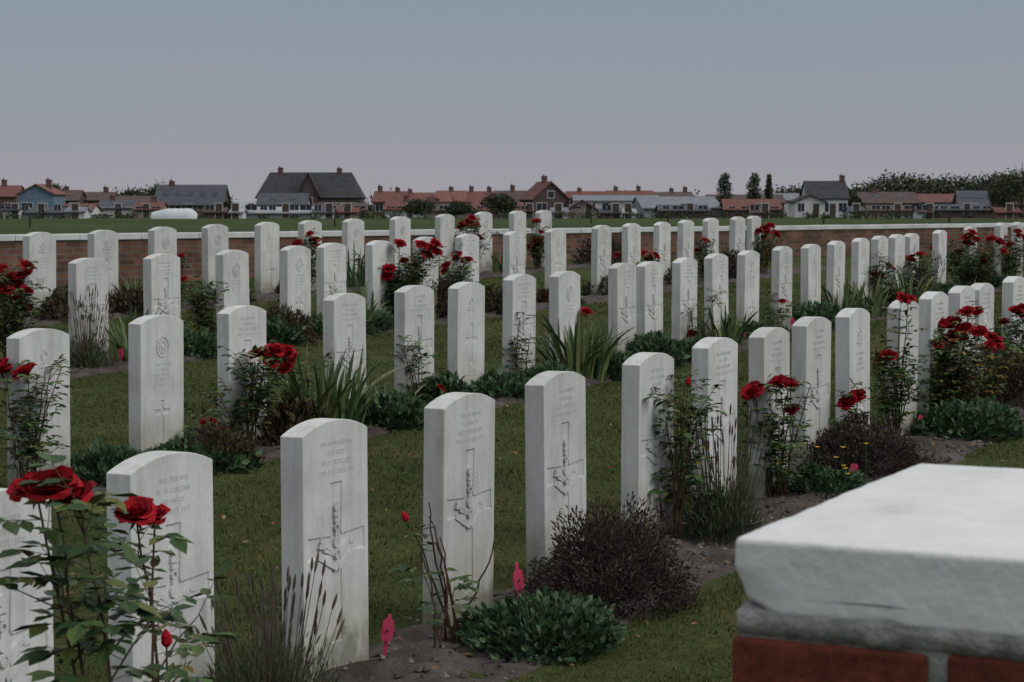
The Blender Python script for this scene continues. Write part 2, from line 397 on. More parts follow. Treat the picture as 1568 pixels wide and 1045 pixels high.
while z>-.15:
    for (xa,xb) in ((0,.1),(PL-.1,PL)):
        yy=0.0
        L=.205 if k%2==0 else .1
        while yy<PW-.02:
            e=min(yy+L,PW); mb.box(xa+(random.uniform(-.003,.003) if xa==0 else 0),xb,-e+random.uniform(0,.003),-yy-random.uniform(0,.003),z+random.uniform(-.001,.002),z+.065+random.uniform(-.003,.001)); yy=e+.015; L=.205
    for (ya,yb) in ((-PW,-PW+.1),(-.1,0)):
        xx=.114; L=.1 if k%2==0 else .205
        while xx<PL-.13:
            e=min(xx+L,PL-.114); mb.box(xx,e,ya,yb,z,z+.065); xx=e+.014; L=.205
    z-=.079; k+=1
o=mb.obj('bricks',parent=pr); bv=o.modifiers.new('b','BEVEL'); bv.width=.006; bv.segments=3
M_cop2=noise_mat('pier_coping_stone',[(.25,(.55,.55,.535)),(.42,(.69,.69,.675)),(.6,(.74,.735,.72)),(.78,(.80,.795,.78))],7,.95,.45,.005,55,9)
import bmesh
bm=bmesh.new(); bmesh.ops.create_cube(bm,size=1)
bmesh.ops.scale(bm,vec=(PL-.004,PW-.004,ct),verts=bm.verts); bmesh.ops.translate(bm,vec=(PL/2,-PW/2,PT-ct/2),verts=bm.verts)
bmesh.ops.bevel(bm,geom=list(bm.edges),offset=.006,segments=3,affect='EDGES',profile=.5)
bmesh.ops.subdivide_edges(bm,edges=[e for e in bm.edges if e.calc_length()>.05],cuts=40,use_grid_fill=True)
for v in bm.verts:
    c=v.co.copy(); edge=max(abs(c.x-PL/2)/(PL/2),abs(c.y+PW/2)/(PW/2))
    k=.0012*noise.noise(c*9)+.0010*noise.noise(c*30)
    v.co+=Vector((k,k,k*.6))
    if c.z<PT-ct+.02 and edge>.96:
        q=noise.noise(Vector((c.x*11,c.y*11,5)))+.5*noise.noise(Vector((c.x*33,c.y*33,9)))
        v.co.z+=.016*max(0,q); v.co.x+=.004*max(0,q)
    dd=(c-Vector((0,0,PT-ct))).length
    if dd<.05: v.co+=Vector((.35,-.5,.8))*(.05-dd)*.45
me=bpy.data.meshes.new('coping_slab'); bm.to_mesh(me); me.materials.append(M_cop2); me.polygons.foreach_set('use_smooth',[True]*len(me.polygons))
o=bpy.data.objects.new('coping_slab',me); col.objects.link(o); o.parent=pr
mb=MB([M_mortar]); vs=[];n=160
for i in range(n+1):
    y=-.006-(PW-.012)*i/n; a=noise.noise(Vector((y*16,1,0)))+.5*noise.noise(Vector((y*50,1,0))); b_=noise.noise(Vector((y*22,7,0)))+.5*noise.noise(Vector((y*60,7,0)))
    vs+=[(.03,y,PT-ct+.010+.010*max(0,a)),(.002-.006*max(0,a),y,PT-ct+.004+.010*max(0,a)),(.001-.005*max(0,b_),y,PT-ct-.010-.003*b_),(.004,y,PT-ct-.019-.007*max(0,b_)),(.03,y,PT-ct-.026)]
fs=[(i*5+j,i*5+j+1,(i+1)*5+j+1,(i+1)*5+j) for i in range(n) for j in range(4)]
mb.add(vs,fs); mb.obj('bed_joint',smooth=True,parent=pr)

# ---------------- roses ----------------
def rose_flower(mb,c,size,axis):
    axis=axis.normalized(); a=axis.cross(Vector((.2,.9,.3))).normalized(); b=axis.cross(a)
    rings=[(5,.50,.10,.62),(6,.46,.22,.58),(6,.36,.34,.50),(5,.24,.40,.42),(4,.13,.44,.34)]
    for ri,(n,rad,lift,pl) in enumerate(rings):
        for k in range(n):
            an=2*math.pi*(k+.37*ri)/n+random.uniform(-.25,.25)
            o=a*math.cos(an)+b*math.sin(an); t=axis.cross(o)
            open_=1-ri/5.2
            vs=[]
            L=pl*size*random.uniform(.8,1.15); W=size*(.30-.035*ri)*random.uniform(.8,1.15); droop=random.uniform(0,.16)*open_
            base=c-axis*size*.18+o*size*.03
            for i in range(4):
                f=i/3
                rr=rad*size*(math.sin(f*1.75))*(.6+.4*open_); hh=L*f*(1-.45*open_*f)+lift*size*.2
                if i==3: rr+=.05*size*open_; hh-=(.06+droop)*size*open_
                ww=W*(.35,.85,1.0,.62)[i]
                for s in (-1,0,1):
                    cup=-abs(s)*ww*.25*(1 if ri else .5)
                    jit=rv(.022*size)
                    vs.append(base+o*(rr+cup)+t*s*ww+axis*(hh+(.04*size*abs(s) if i==3 else 0))+jit)
            fs=[(i*3+j,i*3+j+1,i*3+j+4,i*3+j+3) for i in range(3) for j in range(2)]
            mb.add(vs,fs,2)
    for k in range(5):
        an=2*math.pi*k/5; o=a*math.cos(an)+b*math.sin(an)
        mb.leaf(c-axis*size*.2,(o-axis*.5),axis,size*.3,size*.1,1)
def pinnate(mb,p,d,scale,mi):
    d=d.normalized(); up=Vector((0,0,1)); L=.075*scale
    q=p+d*L; mid=p+d*L*.5
    mb.tube([p,mid,q],[.0011,.0009,.0007],0,3)
    sd=d.cross(up)
    if sd.length<.05: sd=Vector((1,0,0))
    sd.normalize()
    ll=.042*scale
    mb.leaf(q,d+Vector((0,0,-.35))+rv(.2),up+rv(.3),ll*1.15,ll*.72,mi)
    for f,k in ((.52,.85),(.95,1.0)):
        for s in (-1,1):
            mb.leaf(p+d*L*f,(sd*s+d*.45+Vector((0,0,random.uniform(-.5,.1)))),up+rv(.3),ll*k,ll*k*.68,mi)
def rose(base,flowers,extra=3,h=.5,leafy=1.0,spread=.15,seed=0,autumn=False,buds=(),lf=1.0,mn=.22):
    random.seed(seed*13+5)
    mb=MB([M_cane,M_rleaf,M_petal,M_rleaf_y]); 
    tips=[(Vector((dx,random.uniform(-.06,.06),z)),s) for dx,z,s in flowers]+[(Vector((dx,random.uniform(-.05,.05),z)),-.022) for dx,z in buds]
    for k in range(extra):
        a=random.uniform(0,6.28); r=spread*random.uniform(.3,1.1)
        tips.append((Vector((r*math.cos(a),r*math.sin(a),h*random.uniform(.55,1.15))),0))
    for tip,s in tips:
        st=Vector((random.uniform(-.03,.03)+tip.x*.12,random.uniform(-.03,.03),-.02))
        bow=Vector((tip.x*random.uniform(.2,.6)+random.uniform(-.04,.04),tip.y*.5+random.uniform(-.04,.04),tip.z*.55))
        pts=[]; n=11
        for i in range(n+1):
            f=i/n; p=st*(1-f)**2+bow*2*f*(1-f)+tip*f*f
            if 0<i<n: p=p+rv(.006)
            pts.append(base+p)
        r0=.0055 if tip.z>.35 else .004
        mb.tube(pts,[r0*(1-.62*i/n) for i in range(n+1)],0,5)
        for i in range(2,n):
            if random.random()<.6:
                q=rdir(); q.z=abs(q.z)*.3; mb.leaf(pts[i],q,Vector((0,0,1)),.010,.004,0)
        f=mn+random.uniform(0,.15)
        while f<.97:
            i=f*n; i0=int(i); p=pts[i0].lerp(pts[min(i0+1,n)],i-i0)
            if random.random()<.85*leafy:
                d=rdir(); d.z=abs(d.z)*.5+.1
                pinnate(mb,p,d,random.uniform(.7,1.25)*lf,3 if (autumn and random.random()<.6) else 1)
            if random.random()<.30*leafy:
                d=rdir(); d.z=abs(d.z)+.4; d.normalize(); L=random.uniform(.06,.16)
                e=p+d*L; mb.tube([p,p+d*L*.5+rv(.008),e],[.0022,.0018,.0012],0,4)
                for g in (.3,.55,.8,1.0):
                    dd=rdir(); dd.z=abs(dd.z)*.4; pinnate(mb,p.lerp(e,g),dd,random.uniform(.7,1.05)*lf,3 if (autumn and random.random()<.5) else 1)
            f+=.075/max(tip.z,.2)*.58
        ax=(pts[-1]-pts[-3]).normalized()
        if s>0:
            ax=(ax+Vector((random.uniform(-.6,.6),-.5,.2))).normalized()
            rose_flower(mb,pts[-1]+ax*s*.15,s*1.02,ax)
            if s>.09 and random.random()<.6:
                e=pts[-1]+Vector((random.uniform(-.09,.09),random.uniform(-.05,.05),random.uniform(-.07,.02)))
                mb.tube([pts[-3],e],[.0025,.0015],0,4); rose_flower(mb,e,s*random.uniform(.6,.85),(ax+rv(.4)))
        elif s<0:
            c=pts[-1]; k=-s
            mb.tube([c-ax*k*.4,c,c+ax*k*.7,c+ax*k*1.3],[k*.2,k*.55,k*.5,k*.1],2,7)
    return mb.obj('rose_bush')
rose(Vector((-.64,3.5,gz(-.64,3.5))),[(-.125,1.035,.085),(-.165,1.025,.08),(-.085,1.015,.07)],1,.86,.8,.12,1,lf=1.15,mn=.55)
rose(Vector((-.70,4.2,gz(-.7,4.2))),[(-.05,.88,.08),(-.015,.875,.06)],1,.72,.5,.10,2,buds=[(.0,.62)],lf=1.0,mn=.4)
rose(at(2,40,.1),[(0,.60,.12),(-.12,.62,.11)],8,.55,.9,.22,3)
rose(at(3,12,.1),[(-.02,.63,.13),(.1,.72,.12),(.14,.80,.10),(-.08,.78,.1),(0.02,.7,.13),(.13,.62,.10),(.05,.55,.11),(.12,.5,.08)],11,.7,1.05,.22,4)
rose(at(2,375,.1),[(.08,.53,.12),(.16,.55,.12),(.22,.54,.11),(.14,.50,.10)],11,.50,1.0,.24,5)
rose(at(1,1035,.1),[],8,.70,.65,.24,6,buds=[(-.15,.53),(-.2,.66),(.05,.68)])
rose(at(1,1195,.1),[(-.12,.50,.11),(-.09,.52,.08),(.0,.54,.10),(.04,.54,.08),(.07,.41,.08)],9,.48,.85,.2,7)
rose(at(1,1300,.12),[(-.0,.35,.10),(.05,.38,.09)],5,.3,.9,.14,8)
rose(at(1,1372,.08),[(-.04,.50,.10),(-.08,.48,.07),(.03,.83,.085),(.08,.82,.08)],8,.5,.9,.18,9)
rose(at(1,1460,.12),[(-.06,.60,.12),(.02,.52,.13),(-.03,.46,.11),(.09,.68,.10),(.24,.51,.13),(.15,.56,.10),(-.1,.5,.09),(.0,.62,.10),(.06,.58,.1)],20,.5,1.2,.34,10,autumn=True)
rose(at(1,1556,.1),[(0,.58,.10),(.06,.60,.09),(-.06,.5,.08)],12,.5,1.1,.24,11)
rose(at(1,695,.14),[],5,.44,.25,.18,12,buds=[(-.16,.42)])
rose(at(1,672,.20),[],3,.40,.15,.16,33)
rose(at(2,640,.1),[(.14,.16,.06)],6,.45,.6,.14,13)
rose(at(2,795,.1),[],6,.45,.5,.14,14)
rose(at(2,893,.05),[(0.02,.48,.09)],3,.4,.6,.12,15)
rose(at(3,320,.1),[(-.2,.58,.08)],12,.55,1.1,.24,16)
rose(at(3,603,.1),[(.26,.74,.14),(.33,.72,.13),(.38,.76,.12),(.05,.76,.12),(-.04,.52,.13),(-.08,.5,.10),(.10,.60,.09),(.4,.68,.10),(.2,.55,.09),(.30,.66,.12)],22,.62,1.15,.36,17)
rose(at(4,715,.1),[(.02,.68,.14),(.1,.66,.14),(-.2,.48,.10),(.15,.50,.10),(-.05,.66,.11),(.0,.42,.11),(.06,.74,.12)],18,.58,1.15,.34,18)
rose(at(4,822,.1),[(0,.64,.13),(.05,.40,.13),(-.03,.36,.13),(.06,.5,.10),(-.1,.3,.12)],14,.5,1.1,.27,19)
rose(at(4,470,.1),[(.1,.58,.13),(-.1,.55,.12),(.04,.66,.09),(.13,.5,.1)],13,.5,1.1,.27,20)
rose(at(3,990,.05),[(-.05,.42,.13),(.1,.40,.12),(-.35,.42,.10),(.02,.36,.1)],10,.36,1,.3,21)
rose(at(3,1080,.1),[(0,.52,.12),(.1,.3,.1),(-.1,.4,.1)],10,.45,1,.24,22)
rose(at(3,1165,.1),[(.05,.62,.14),(-.05,.58,.13),(.2,.55,.13),(.12,.66,.12)],14,.5,1.1,.34,23)
rose(at(2,1480,.1),[(0,.68,.14),(.1,.64,.14),(.4,.62,.13),(-.4,.57,.12),(-.1,.5,.11),(.45,.5,.11),(.2,.4,.11),(-.3,.68,.12),(.3,.66,.12),(.05,.74,.12)],28,.56,1.2,.55,24)
rose(at(2,1395,.1),[(0,.5,.12),(-.1,.2,.13),(.05,.22,.12),(.1,.56,.12)],14,.5,1.1,.33,25)
rose(at(2,1345,.1),[(-.05,.4,.12),(.1,.5,.1)],12,.55,1.1,.28,26)
rose(at(2,460,.08),[],8,.5,.6,.2,27)
rose(at(2,1060,.08),[(0,.15,.10)],8,.45,.6,.2,28)
rose(at(3,700,.08),[(0,.6,.12),(.1,.55,.12),(-.1,.5,.1)],13,.5,1.1,.3,29)
rose(at(1,1430,.06),[(.02,.5,.08)],8,.45,1,.22,30)
rose(at(2,1190,.08),[(.05,.3,.08)],7,.35,.8,.2,31)
rose(at(4,275,.1),[(.02,.5,.10)],7,.45,.9,.2,32)
rose(at(2,1545,.1),[(.0,.5,.13),(.2,.6,.13),(-.1,.62,.12),(.1,.68,.12)],16,.55,1.2,.4,34)
rose(at(1,1510,.15),[(.0,.40,.11),(.06,.46,.10)],9,.38,1,.2,35,autumn=True)
rose(at(2,312,.12),[(.02,.20,.09),(.08,.16,.08)],5,.25,.9,.18,36)

# ---------------- other plants ----------------
def iris(base,n,h,sp,seed):
    random.seed(seed); mb=MB([M_iris])
    for k in range(n):
        a=random.uniform(0,6.28); r=sp*.35*math.sqrt(random.random()); p=base+Vector((r*math.cos(a),r*math.sin(a),-.02))
        L=h*random.uniform(.6,1.15); lean=random.uniform(.05,.75)
        d=Vector((math.cos(a+random.uniform(-.6,.6)),math.sin(a+random.uniform(-.6,.6)),0)); sd=Vector((-d.y,d.x,0)); tw=random.uniform(-.8,.8)
        sd=(sd*math.cos(tw)+d*math.sin(tw)); w=random.uniform(.010,.017); vs=[];m=7
        for i in range(m+1):
            f=i/m; c=p+d*lean*L*(.25*f+.75*f**2.2)+Vector((0,0,L*(f-.45*lean*f**2.6)))
            ww=w*(1-.35*f)*(1 if f<.8 else (1.02-f)/.22)
            vs+= [c-sd*ww,c+sd*ww]
        mb.add(vs,[(2*i,2*i+1,2*i+3,2*i+2) for i in range(m)],0)
    mb.obj('iris_clump')
def mound(name,base,rx,h,n,L,W,mat,seed,stalk=None,inner=.55,ry=None,upb=.35):
    random.seed(seed); mb=MB([mat,M_lavst,M_yflower]); ry=ry or rx
    off=Vector((seed*3.1,seed,0))
    for k in range(n):
        d=rdir(); d.z=abs(d.z)
        rr=random.uniform(inner,1)**.6
        bumpy=1+.36*noise.noise(d*2.6+off)+.22*noise.noise(d*6+off)
        p=base+Vector((d.x*rx*rr*bumpy,d.y*ry*rr*bumpy,d.z*h*rr*bumpy+.0))
        dd=d+rv(.6)+Vector((0,0,upb)); s=random.uniform(.6,1.25)
        mb.leaf(p,dd,d+rv(.5),L*s,W*s,0)
    for k in range(70):
        d=rdir(); d.z=abs(d.z)+.2; d.normalize()
        mb.tube([base+Vector((0,0,-.01)),base+Vector((d.x*rx*.5,d.y*ry*.5,d.z*h*.6)),base+Vector((d.x*rx,d.y*ry,d.z*h))],[.004,.0025,.0012],1,3)
    if stalk:
        ns,hs=stalk
        for k in range(ns):
            a=random.uniform(0,6.28); r=rx*.8*math.sqrt(random.random()); p=base+Vector((r*math.cos(a)*.6,r*math.sin(a)*.6,h*.2))
            q=base+Vector((r*math.cos(a)*1.25,r*math.sin(a)*1.25,hs*random.uniform(.6,1.08)))
            mb.tube([p,p.lerp(q,.5)+rv(.006),q],[.0016,.0014,.0012],1,3)
            e=q+(q-p).normalized()*random.uniform(.04,.07)+rv(.004)
            mb.tube([q,q.lerp(e,.3),q.lerp(e,.7),e],[.002,.0045,.004,.001],1,5)
    return mb.obj(name)
iris(at(2,492,.15),130,.55,.70,1); iris(at(2,885,.15),120,.54,.62,2); iris(at(2,1108,.1),75,.42,.55,3)
iris(at(3,200,.1),55,.46,.45,4); iris(at(4,545,.1),70,.55,.6,5); iris(at(2,1290,.1),75,.46,.6,6); iris(at(2,1395,.3),55,.5,.45,7)
iris(at(4,770,.1),45,.45,.5,8); iris(at(2,600,.25),26,.30,.4,9); iris(at(3,640,.2),50,.45,.45,10); iris(at(3,545,.15),55,.5,.5,61); iris(at(2,1330,.2),50,.45,.5,62); iris(at(4,205,.1),45,.45,.5,63)
mound('lavender_bush',at(1,412,.22),.20,.26,3600,.035,.005,M_lav,11,(70,.42),.2,upb=1.2)
mound('lavender_bush',at(1,1108,.25),.20,.26,3000,.035,.006,M_lav,12,(80,.48),.2,upb=1.2)
mound('lavender_bush',at(3,133,.1),.22,.25,1500,.04,.008,M_lav,13,(90,.55),.2,upb=1.2)
mound('lavender_bush',at(2,1420,.1),.22,.25,1200,.04,.01,M_lav,14,(60,.5),.2,upb=1.2)
mound('heather_shrub',at(1,938,.38),.29,.37,13000,.018,.007,M_heath,15,None,.5)
mound('heather_shrub',at(1,1315,.22),.38,.27,9000,.022,.010,M_heath,16,None,.5)
mound('heather_shrub',at(3,432,.15),.28,.30,3000,.03,.015,M_brown,17)
mound('heather_shrub',at(3,680,.05),.34,.40,3600,.035,.018,M_heath,18)
mound('heather_shrub',at(4,925,.3),.40,.42,3000,.04,.02,M_heath,19)
mound('heather_shrub',at(3,1118,.1),.35,.35,2500,.04,.02,M_heath,20)
mound('heather_shrub',at(1,1545,.15),.36,.36,5000,.03,.014,M_brown,21)
mound('heather_shrub',at(2,330,.3),.2,.2,2500,.03,.014,M_brown,41)
mound('geranium_groundcover',at(1,835,.43),.25,.15,2800,.034,.022,M_cover,22)
mound('geranium_groundcover',at(2,588,.2),.30,.17,1800,.05,.035,M_cover,23)
mound('geranium_groundcover',at(1,1262,.25),.24,.12,2200,.03,.02,M_cover,24)
mound('geranium_groundcover',at(1,1490,.35),.34,.18,2400,.04,.03,M_cover,25)
mound('geranium_groundcover',at(2,765,.15),.28,.14,1500,.05,.035,M_cover,26)
mound('geranium_groundcover',at(2,1040,.2),.38,.14,1800,.05,.035,M_cover,27)
mound('geranium_groundcover',at(3,405,.1),.3,.22,1500,.05,.035,M_cover,28)
mound('geranium_groundcover',at(2,925,.2),.35,.16,1800,.05,.035,M_cover,29)
mound('geranium_groundcover',at(2,300,.2),.3,.12,1800,.05,.035,M_cover,30)
mound('geranium_groundcover',at(1,130,.3),.25,.12,1800,.04,.03,M_cover,31)
for i,(r,px) in enumerate([(3,560),(3,760),(4,640),(4,350),(3,850),(2,1160),(2,1250),(4,200),(3,1030),(2,1330),(3,480),(4,440),(4,100),(4,580),(3,300),(3,930),(2,1000),(2,840),(2,680),(2,1370),(2,1450),(2,1510),(3,530),(2,450),(2,160)]):
    mound('herbaceous_plant',at(r,px,random.uniform(.05,.22)),random.uniform(.2,.32),random.uniform(.12,.26),1100,.05,.03,random.choice([M_cover,M_lav,M_brown,M_cover]),50+i)
mb=MB([M_yflower,M_cover]); b0=at(1,1290,.3)
random.seed(5)
for k in range(9):
    c=b0+Vector((random.uniform(-.2,.15),random.uniform(-.15,.1),random.uniform(.1,.24)))
    mb.tube([Vector((c.x,c.y,b0.z)),c],.0015,1,3)
    for j in range(6):
        a=j*1.047; mb.leaf(c,Vector((math.cos(a),math.sin(a)-.3,.4)),Vector((0,0,1)),.016,.01,0)
mb.obj('yellow_flower_plant')

def poppy(row,px,off,h=.15):
    p=at(row,px,off); mb=MB([M_wood,M_pinkpet,M_heath])
    mb.box(-.006,.006,-.002,.002,-.04,h); mb.box(-.022,.022,-.0045,-.002,h*.62,h*.62+.012)
    mb.m=[1]*len(mb.m)
    for s in (0,1,2,3):
        a=s*1.571+.78; c=Vector((math.cos(a)*.011,-.008-.001*s,h*.62+.006+math.sin(a)*.024))
        n=10; prism(mb,[(c.x+.012*math.cos(6.283*i/n),c.z+.021*math.sin(6.283*i/n)) for i in range(n)],c.y,c.y+.002,1)
    n=8; prism(mb,[(.004*math.cos(6.283*i/n),h*.62+.006+.004*math.sin(6.283*i/n)) for i in range(n)],-.016,-.004,2)
    o=mb.obj('poppy_cross',loc=p+Vector((0,0,.01)),rot=random.uniform(-.2,.5)); o.rotation_euler[1]=random.uniform(-.15,.15)
for a in [(1,797,.14,.18),(1,585,.06,.15),(2,330,.3,.13),(2,672,.05,.13),(1,312,.3,.1),(2,755,.1,.13),(3,97,.1,.12),(3,185,.1,.12),(2,1140,.1,.13),(2,1215,.1,.13),(1,1415,.1,.12),(3,838,.1,.13),(1,1308,.3,.1),(2,1038,.12,.14),(3,468,.15,.12),(2,1165,.2,.12)]: poppy(*a)

# ---------------- distant buildings ----------------
def simple(name,c,r=.85,var=.25,scale=1.2):
    return noise_mat(name,[(.3,tuple(x*(1-var) for x in c)),(.7,tuple(x*(1+var) for x in c))],scale,r,0)
WALLS={'brick':brick_nodes('house_brick',.5,.18,(.17,.10,.085),(.13,.08,.07),(.16,.14,.13),msize=.02),'dbrick':simple('dark_brick',(.095,.068,.064)),'white':simple('white_render',(.60,.60,.60),.8,.08),
 'grey':simple('grey_render',(.28,.28,.29)),'blue':simple('blue_render',(.15,.21,.28)),'tan':simple('tan_render',(.27,.22,.20)),'cream':simple('cream_render',(.40,.38,.36))}
ROOFS={'red':simple('red_tiles',(.16,.070,.058),.85,.35,2),'orange':simple('orange_tiles',(.20,.092,.07),.85,.3,2),'slate':simple('slate',(.075,.082,.095),.8,.2),'brown':simple('brown_tiles',(.10,.07,.064)),
 'grey':simple('grey_sheet_roof',(.20,.21,.23)),'lgrey':simple('light_sheet_roof',(.36,.37,.39)),'dark':simple('dark_tiles',(.052,.050,.055))}
M_win=newmat('window_glass')[0]; M_win.node_tree.nodes['Principled BSDF'].inputs['Base Color'].default_value=(.03,.035,.045,1); M_win.node_tree.nodes['Principled BSDF'].inputs['Roughness'].default_value=.15
M_frame=simple('window_frame',(.55,.55,.55),.6,.05); M_chim=simple('chimney_brick',(.13,.08,.07)); M_door=simple('door_paint',(.08,.06,.05))
def house(name,p0,p1,ytop,yeave,D,wall,roof,yaw=0,hip=0,chim=(),gf=False,win=3,rows=1,dep=8,sky=0,frontgable=None):
    W=(p1-p0)/3200*D; X=brg((p0+p1)/2)*D; zt=CZ+(315-ytop)/3200*D; ze=CZ+(315-yeave)/3200*D; zb=-.6; gr=-.3
    e=bpy.data.objects.new(name,None); col.objects.link(e); e.location=(X,D,0); e.rotation_euler=(0,0,yaw)
    hw=W/2; d=dep
    mb=MB([WALLS[wall]])
    mb.box(-hw,hw,0,d,zb,ze)
    if gf: prism(mb,[(-hw,ze),(hw,ze),(0,zt-.12)],0,d)
    elif hip<.3:
        for s in (-1,1):
            x=s*hw; mb.add([(x,0,ze),(x,d,ze),(x,d/2,zt-.12),(x-s*.25,0,ze),(x-s*.25,d,ze),(x-s*.25,d/2,zt-.12)],[(0,1,2),(5,4,3),(0,2,5,3),(1,4,5,2)])
    mb.obj('walls',parent=e)
    mb=MB([ROOFS[roof],M_win,ROOFS['dark']]); ov=.35; th=.18
    def slope(a,b,c,dd):
        n=(Vector(b)-Vector(a)).cross(Vector(dd)-Vector(a)).normalized()*th
        P=[Vector(q) for q in (a,b,c,dd)]; Q=[q-n for q in P]; mb.add(P+Q,[(0,1,2,3),(7,6,5,4),(0,4,5,1),(1,5,6,2),(2,6,7,3),(3,7,4,0)])
    if gf:
        k=(zt-ze)/hw*ov
        slope((-hw-ov,-ov,ze-k),(0,-ov,zt),(0,d+ov,zt),(-hw-ov,d+ov,ze-k)); slope((0,-ov,zt),(hw+ov,-ov,ze-k),(hw+ov,d+ov,ze-k),(0,d+ov,zt))
    else:
        h=hip; k=(zt-ze)/(d/2)*ov
        slope((-hw-ov,-ov,ze-k),(hw+ov,-ov,ze-k),(hw+ov*.5-h,d/2,zt),(-hw-ov*.5+h,d/2,zt)); slope((hw+ov,d+ov,ze-k),(-hw-ov,d+ov,ze-k),(-hw-ov*.5+h,d/2,zt),(hw+ov*.5-h,d/2,zt))
        if h>=.3:
            mb.add([(-hw-ov,-ov,ze-k),(-hw-ov*.5+h,d/2,zt),(-hw-ov,d+ov,ze-k)],[(0,1,2)]); mb.add([(hw+ov,-ov,ze-k),(hw+ov*.5-h,d/2,zt),(hw+ov,d+ov,ze-k)],[(2,1,0)])
        for i in range(sky):
            x=-hw+W*(i+.7)/(sky+.4); f=.5; y=d/2*f; z=ze+(zt-ze)*f; a=math.atan2(zt-ze,d/2)
            c,s=math.cos(a)*.5,math.sin(a)*.5; nyy,nz=-math.sin(a)*.06,math.cos(a)*.06
            mb.add([(x-.4,y-c+nyy,z-s+nz),(x+.4,y-c+nyy,z-s+nz),(x+.4,y+c+nyy,z+s+nz),(x-.4,y+c+nyy,z+s+nz)],[(0,1,2,3)],1)
    mb.obj('roof',parent=e)
    mb=MB([M_win,M_frame,M_door])
    H=ze-gr
    if win:
        rowsz=[gr+1.5] if (rows==1 or H<4.2) else [gr+1.5,gr+1.5+H*.48]
        for zi,zc in enumerate(rowsz):
            hh=min(.65,(ze-zc)*.6)
            for i in range(win):
                x=-hw+W*(i+.5)/win+random.uniform(-.2,.2)
                if zi==0 and i==win//2: 
                    mb.box(x-.55,x+.55,-.03,.02,gr,gr+2.15,1); mb.box(x-.45,x+.45,-.05,.0,gr,gr+2.05,2); continue
                wv=random.choice([.45,.6,.8]); mb.box(x-wv-.09,x+wv+.09,-.04,.02,zc-hh-.09,zc+hh+.09,1); mb.box(x-wv,x-.04,-.06,0,zc-hh,zc+hh,0); mb.box(x+.04,x+wv,-.06,0,zc-hh,zc+hh,0)
        if gf and zt-ze>1.6: mb.box(-.6,.6,-.04,.02,ze-.1,ze+1.1,1); mb.box(-.5,.5,-.06,0,ze,ze+1,0)
        mb.obj('windows_and_door',parent=e)
    if chim:
        mb=MB([M_chim,M_frame])
        for cp in chim:
            x=-hw+cp*W; yy=d/2 if not gf else d*.5; hh=random.uniform(.45,.8)
            mb.box(x-.38,x+.38,yy-.35,yy+.35,zt-1.2,zt+hh,0); mb.box(x-.44,x+.44,yy-.42,yy+.42,zt+hh,zt+hh+.08,0); mb.tube([(x-.12,yy,zt+hh+.08),(x-.12,yy,zt+hh+.35)],.1,0,8)
        mb.obj('chimneys',parent=e)
    if frontgable:
        fx,fw,ft=frontgable; x=-hw+fx*W; hw2=fw*W/2; zt2=ze+(zt-ze)*ft
        mb=MB([WALLS[wall],ROOFS[roof],M_win,M_frame]); mb.box(x-hw2,x+hw2,-.6,d*.4,zb,ze-.05,0); prism(mb,[(x-hw2,ze-.05),(x+hw2,ze-.05),(x,zt2)],-.6,d*.45,0)
        for s in (-1,1):
            mb.add([(x+s*(hw2+.3),-.9,ze-.3),(x,-.9,zt2+.12),(x,d*.5,zt2+.12),(x+s*(hw2+.3),d*.5,ze-.3),(x+s*(hw2+.3),-.9,ze-.45),(x,-.9,zt2),(x,d*.5,zt2),(x+s*(hw2+.3),d*.5,ze-.45)],[(0,1,2,3),(7,6,5,4),(0,4,5,1)],1)
        for zc in (gr+1.4,ze-.8): mb.box(x-.7,x+.7,-.64,-.55,zc-.6,zc+.6,3); mb.box(x-.6,x+.6,-.66,-.6,zc-.5,zc+.5,2)
        mb.obj('front_gable',parent=e)
random.seed(21)
H=house
H('brick_house',-40,26,284,300,330,'brick','red',chim=(.6,))
H('blue_house',30,84,282,296,310,'blue','orange',gf=True,chim=(.7,),win=2)
H('low_house',72,120,291,306,345,'dbrick','brown',chim=(.5,),win=3,sky=2); H('low_house',122,172,294,306,350,'brick','brown',chim=(.7,),win=3)
H('row_house',92,140,312,322,300,'white','red',win=3); H('row_house',150,205,306,318,310,'white','slate',win=4,chim=(.3,)); H('row_house',207,246,309,320,305,'tan','red',win=3,chim=(.6,)); H('garage',30,100,318,325,290,'grey','slate',win=3,dep=6)
H('brick_house',238,342,283,312,320,'brick','slate',chim=(.2,),sky=5,win=5); H('cottage',175,236,300,312,330,'tan','brown',win=4)
H('farm_shed',345,400,306,318,330,'grey','lgrey',win=2); H('large_farmhouse',395,552,264,300,320,'dbrick','dark',hip=1.7,chim=(.2,.78),win=7,rows=2,sky=3,frontgable=(.5,.2,.95))
H('white_annex',396,470,296,312,312,'cream','slate',win=4,dep=6,sky=2); H('greenhouse_shed',378,478,317,325,295,'grey','lgrey',win=6,dep=6)
H('low_house',478,560,312,321,300,'brick','brown',win=4)
H('terrace_house',573,622,293,308,345,'brick','red',chim=(.15,.7),win=3); H('terrace_house',622,668,295,309,347,'tan','red',chim=(.1,),win=3); H('terrace_house',668,712,292,308,344,'white','orange',chim=(.5,),win=3); H('terrace_house',712,758,293,309,346,'brick','red',chim=(.2,.8),win=3)
H('terrace_house',758,825,292,308,340,'brick','brown',chim=(.4,),win=3); H('low_house',590,650,309,320,310,'white','red',win=4,chim=(.5,)); H('low_house',655,720,312,322,305,'tan','brown',win=4,chim=(.2,)); H('cottage',724,800,310,321,308,'brick','red',win=4)
H('barn_house',815,872,278,303,330,'dbrick','red',yaw=.25,gf=True,chim=(.5,),win=2); H('terrace_house',868,935,293,308,350,'white','red',chim=(.3,),win=3)
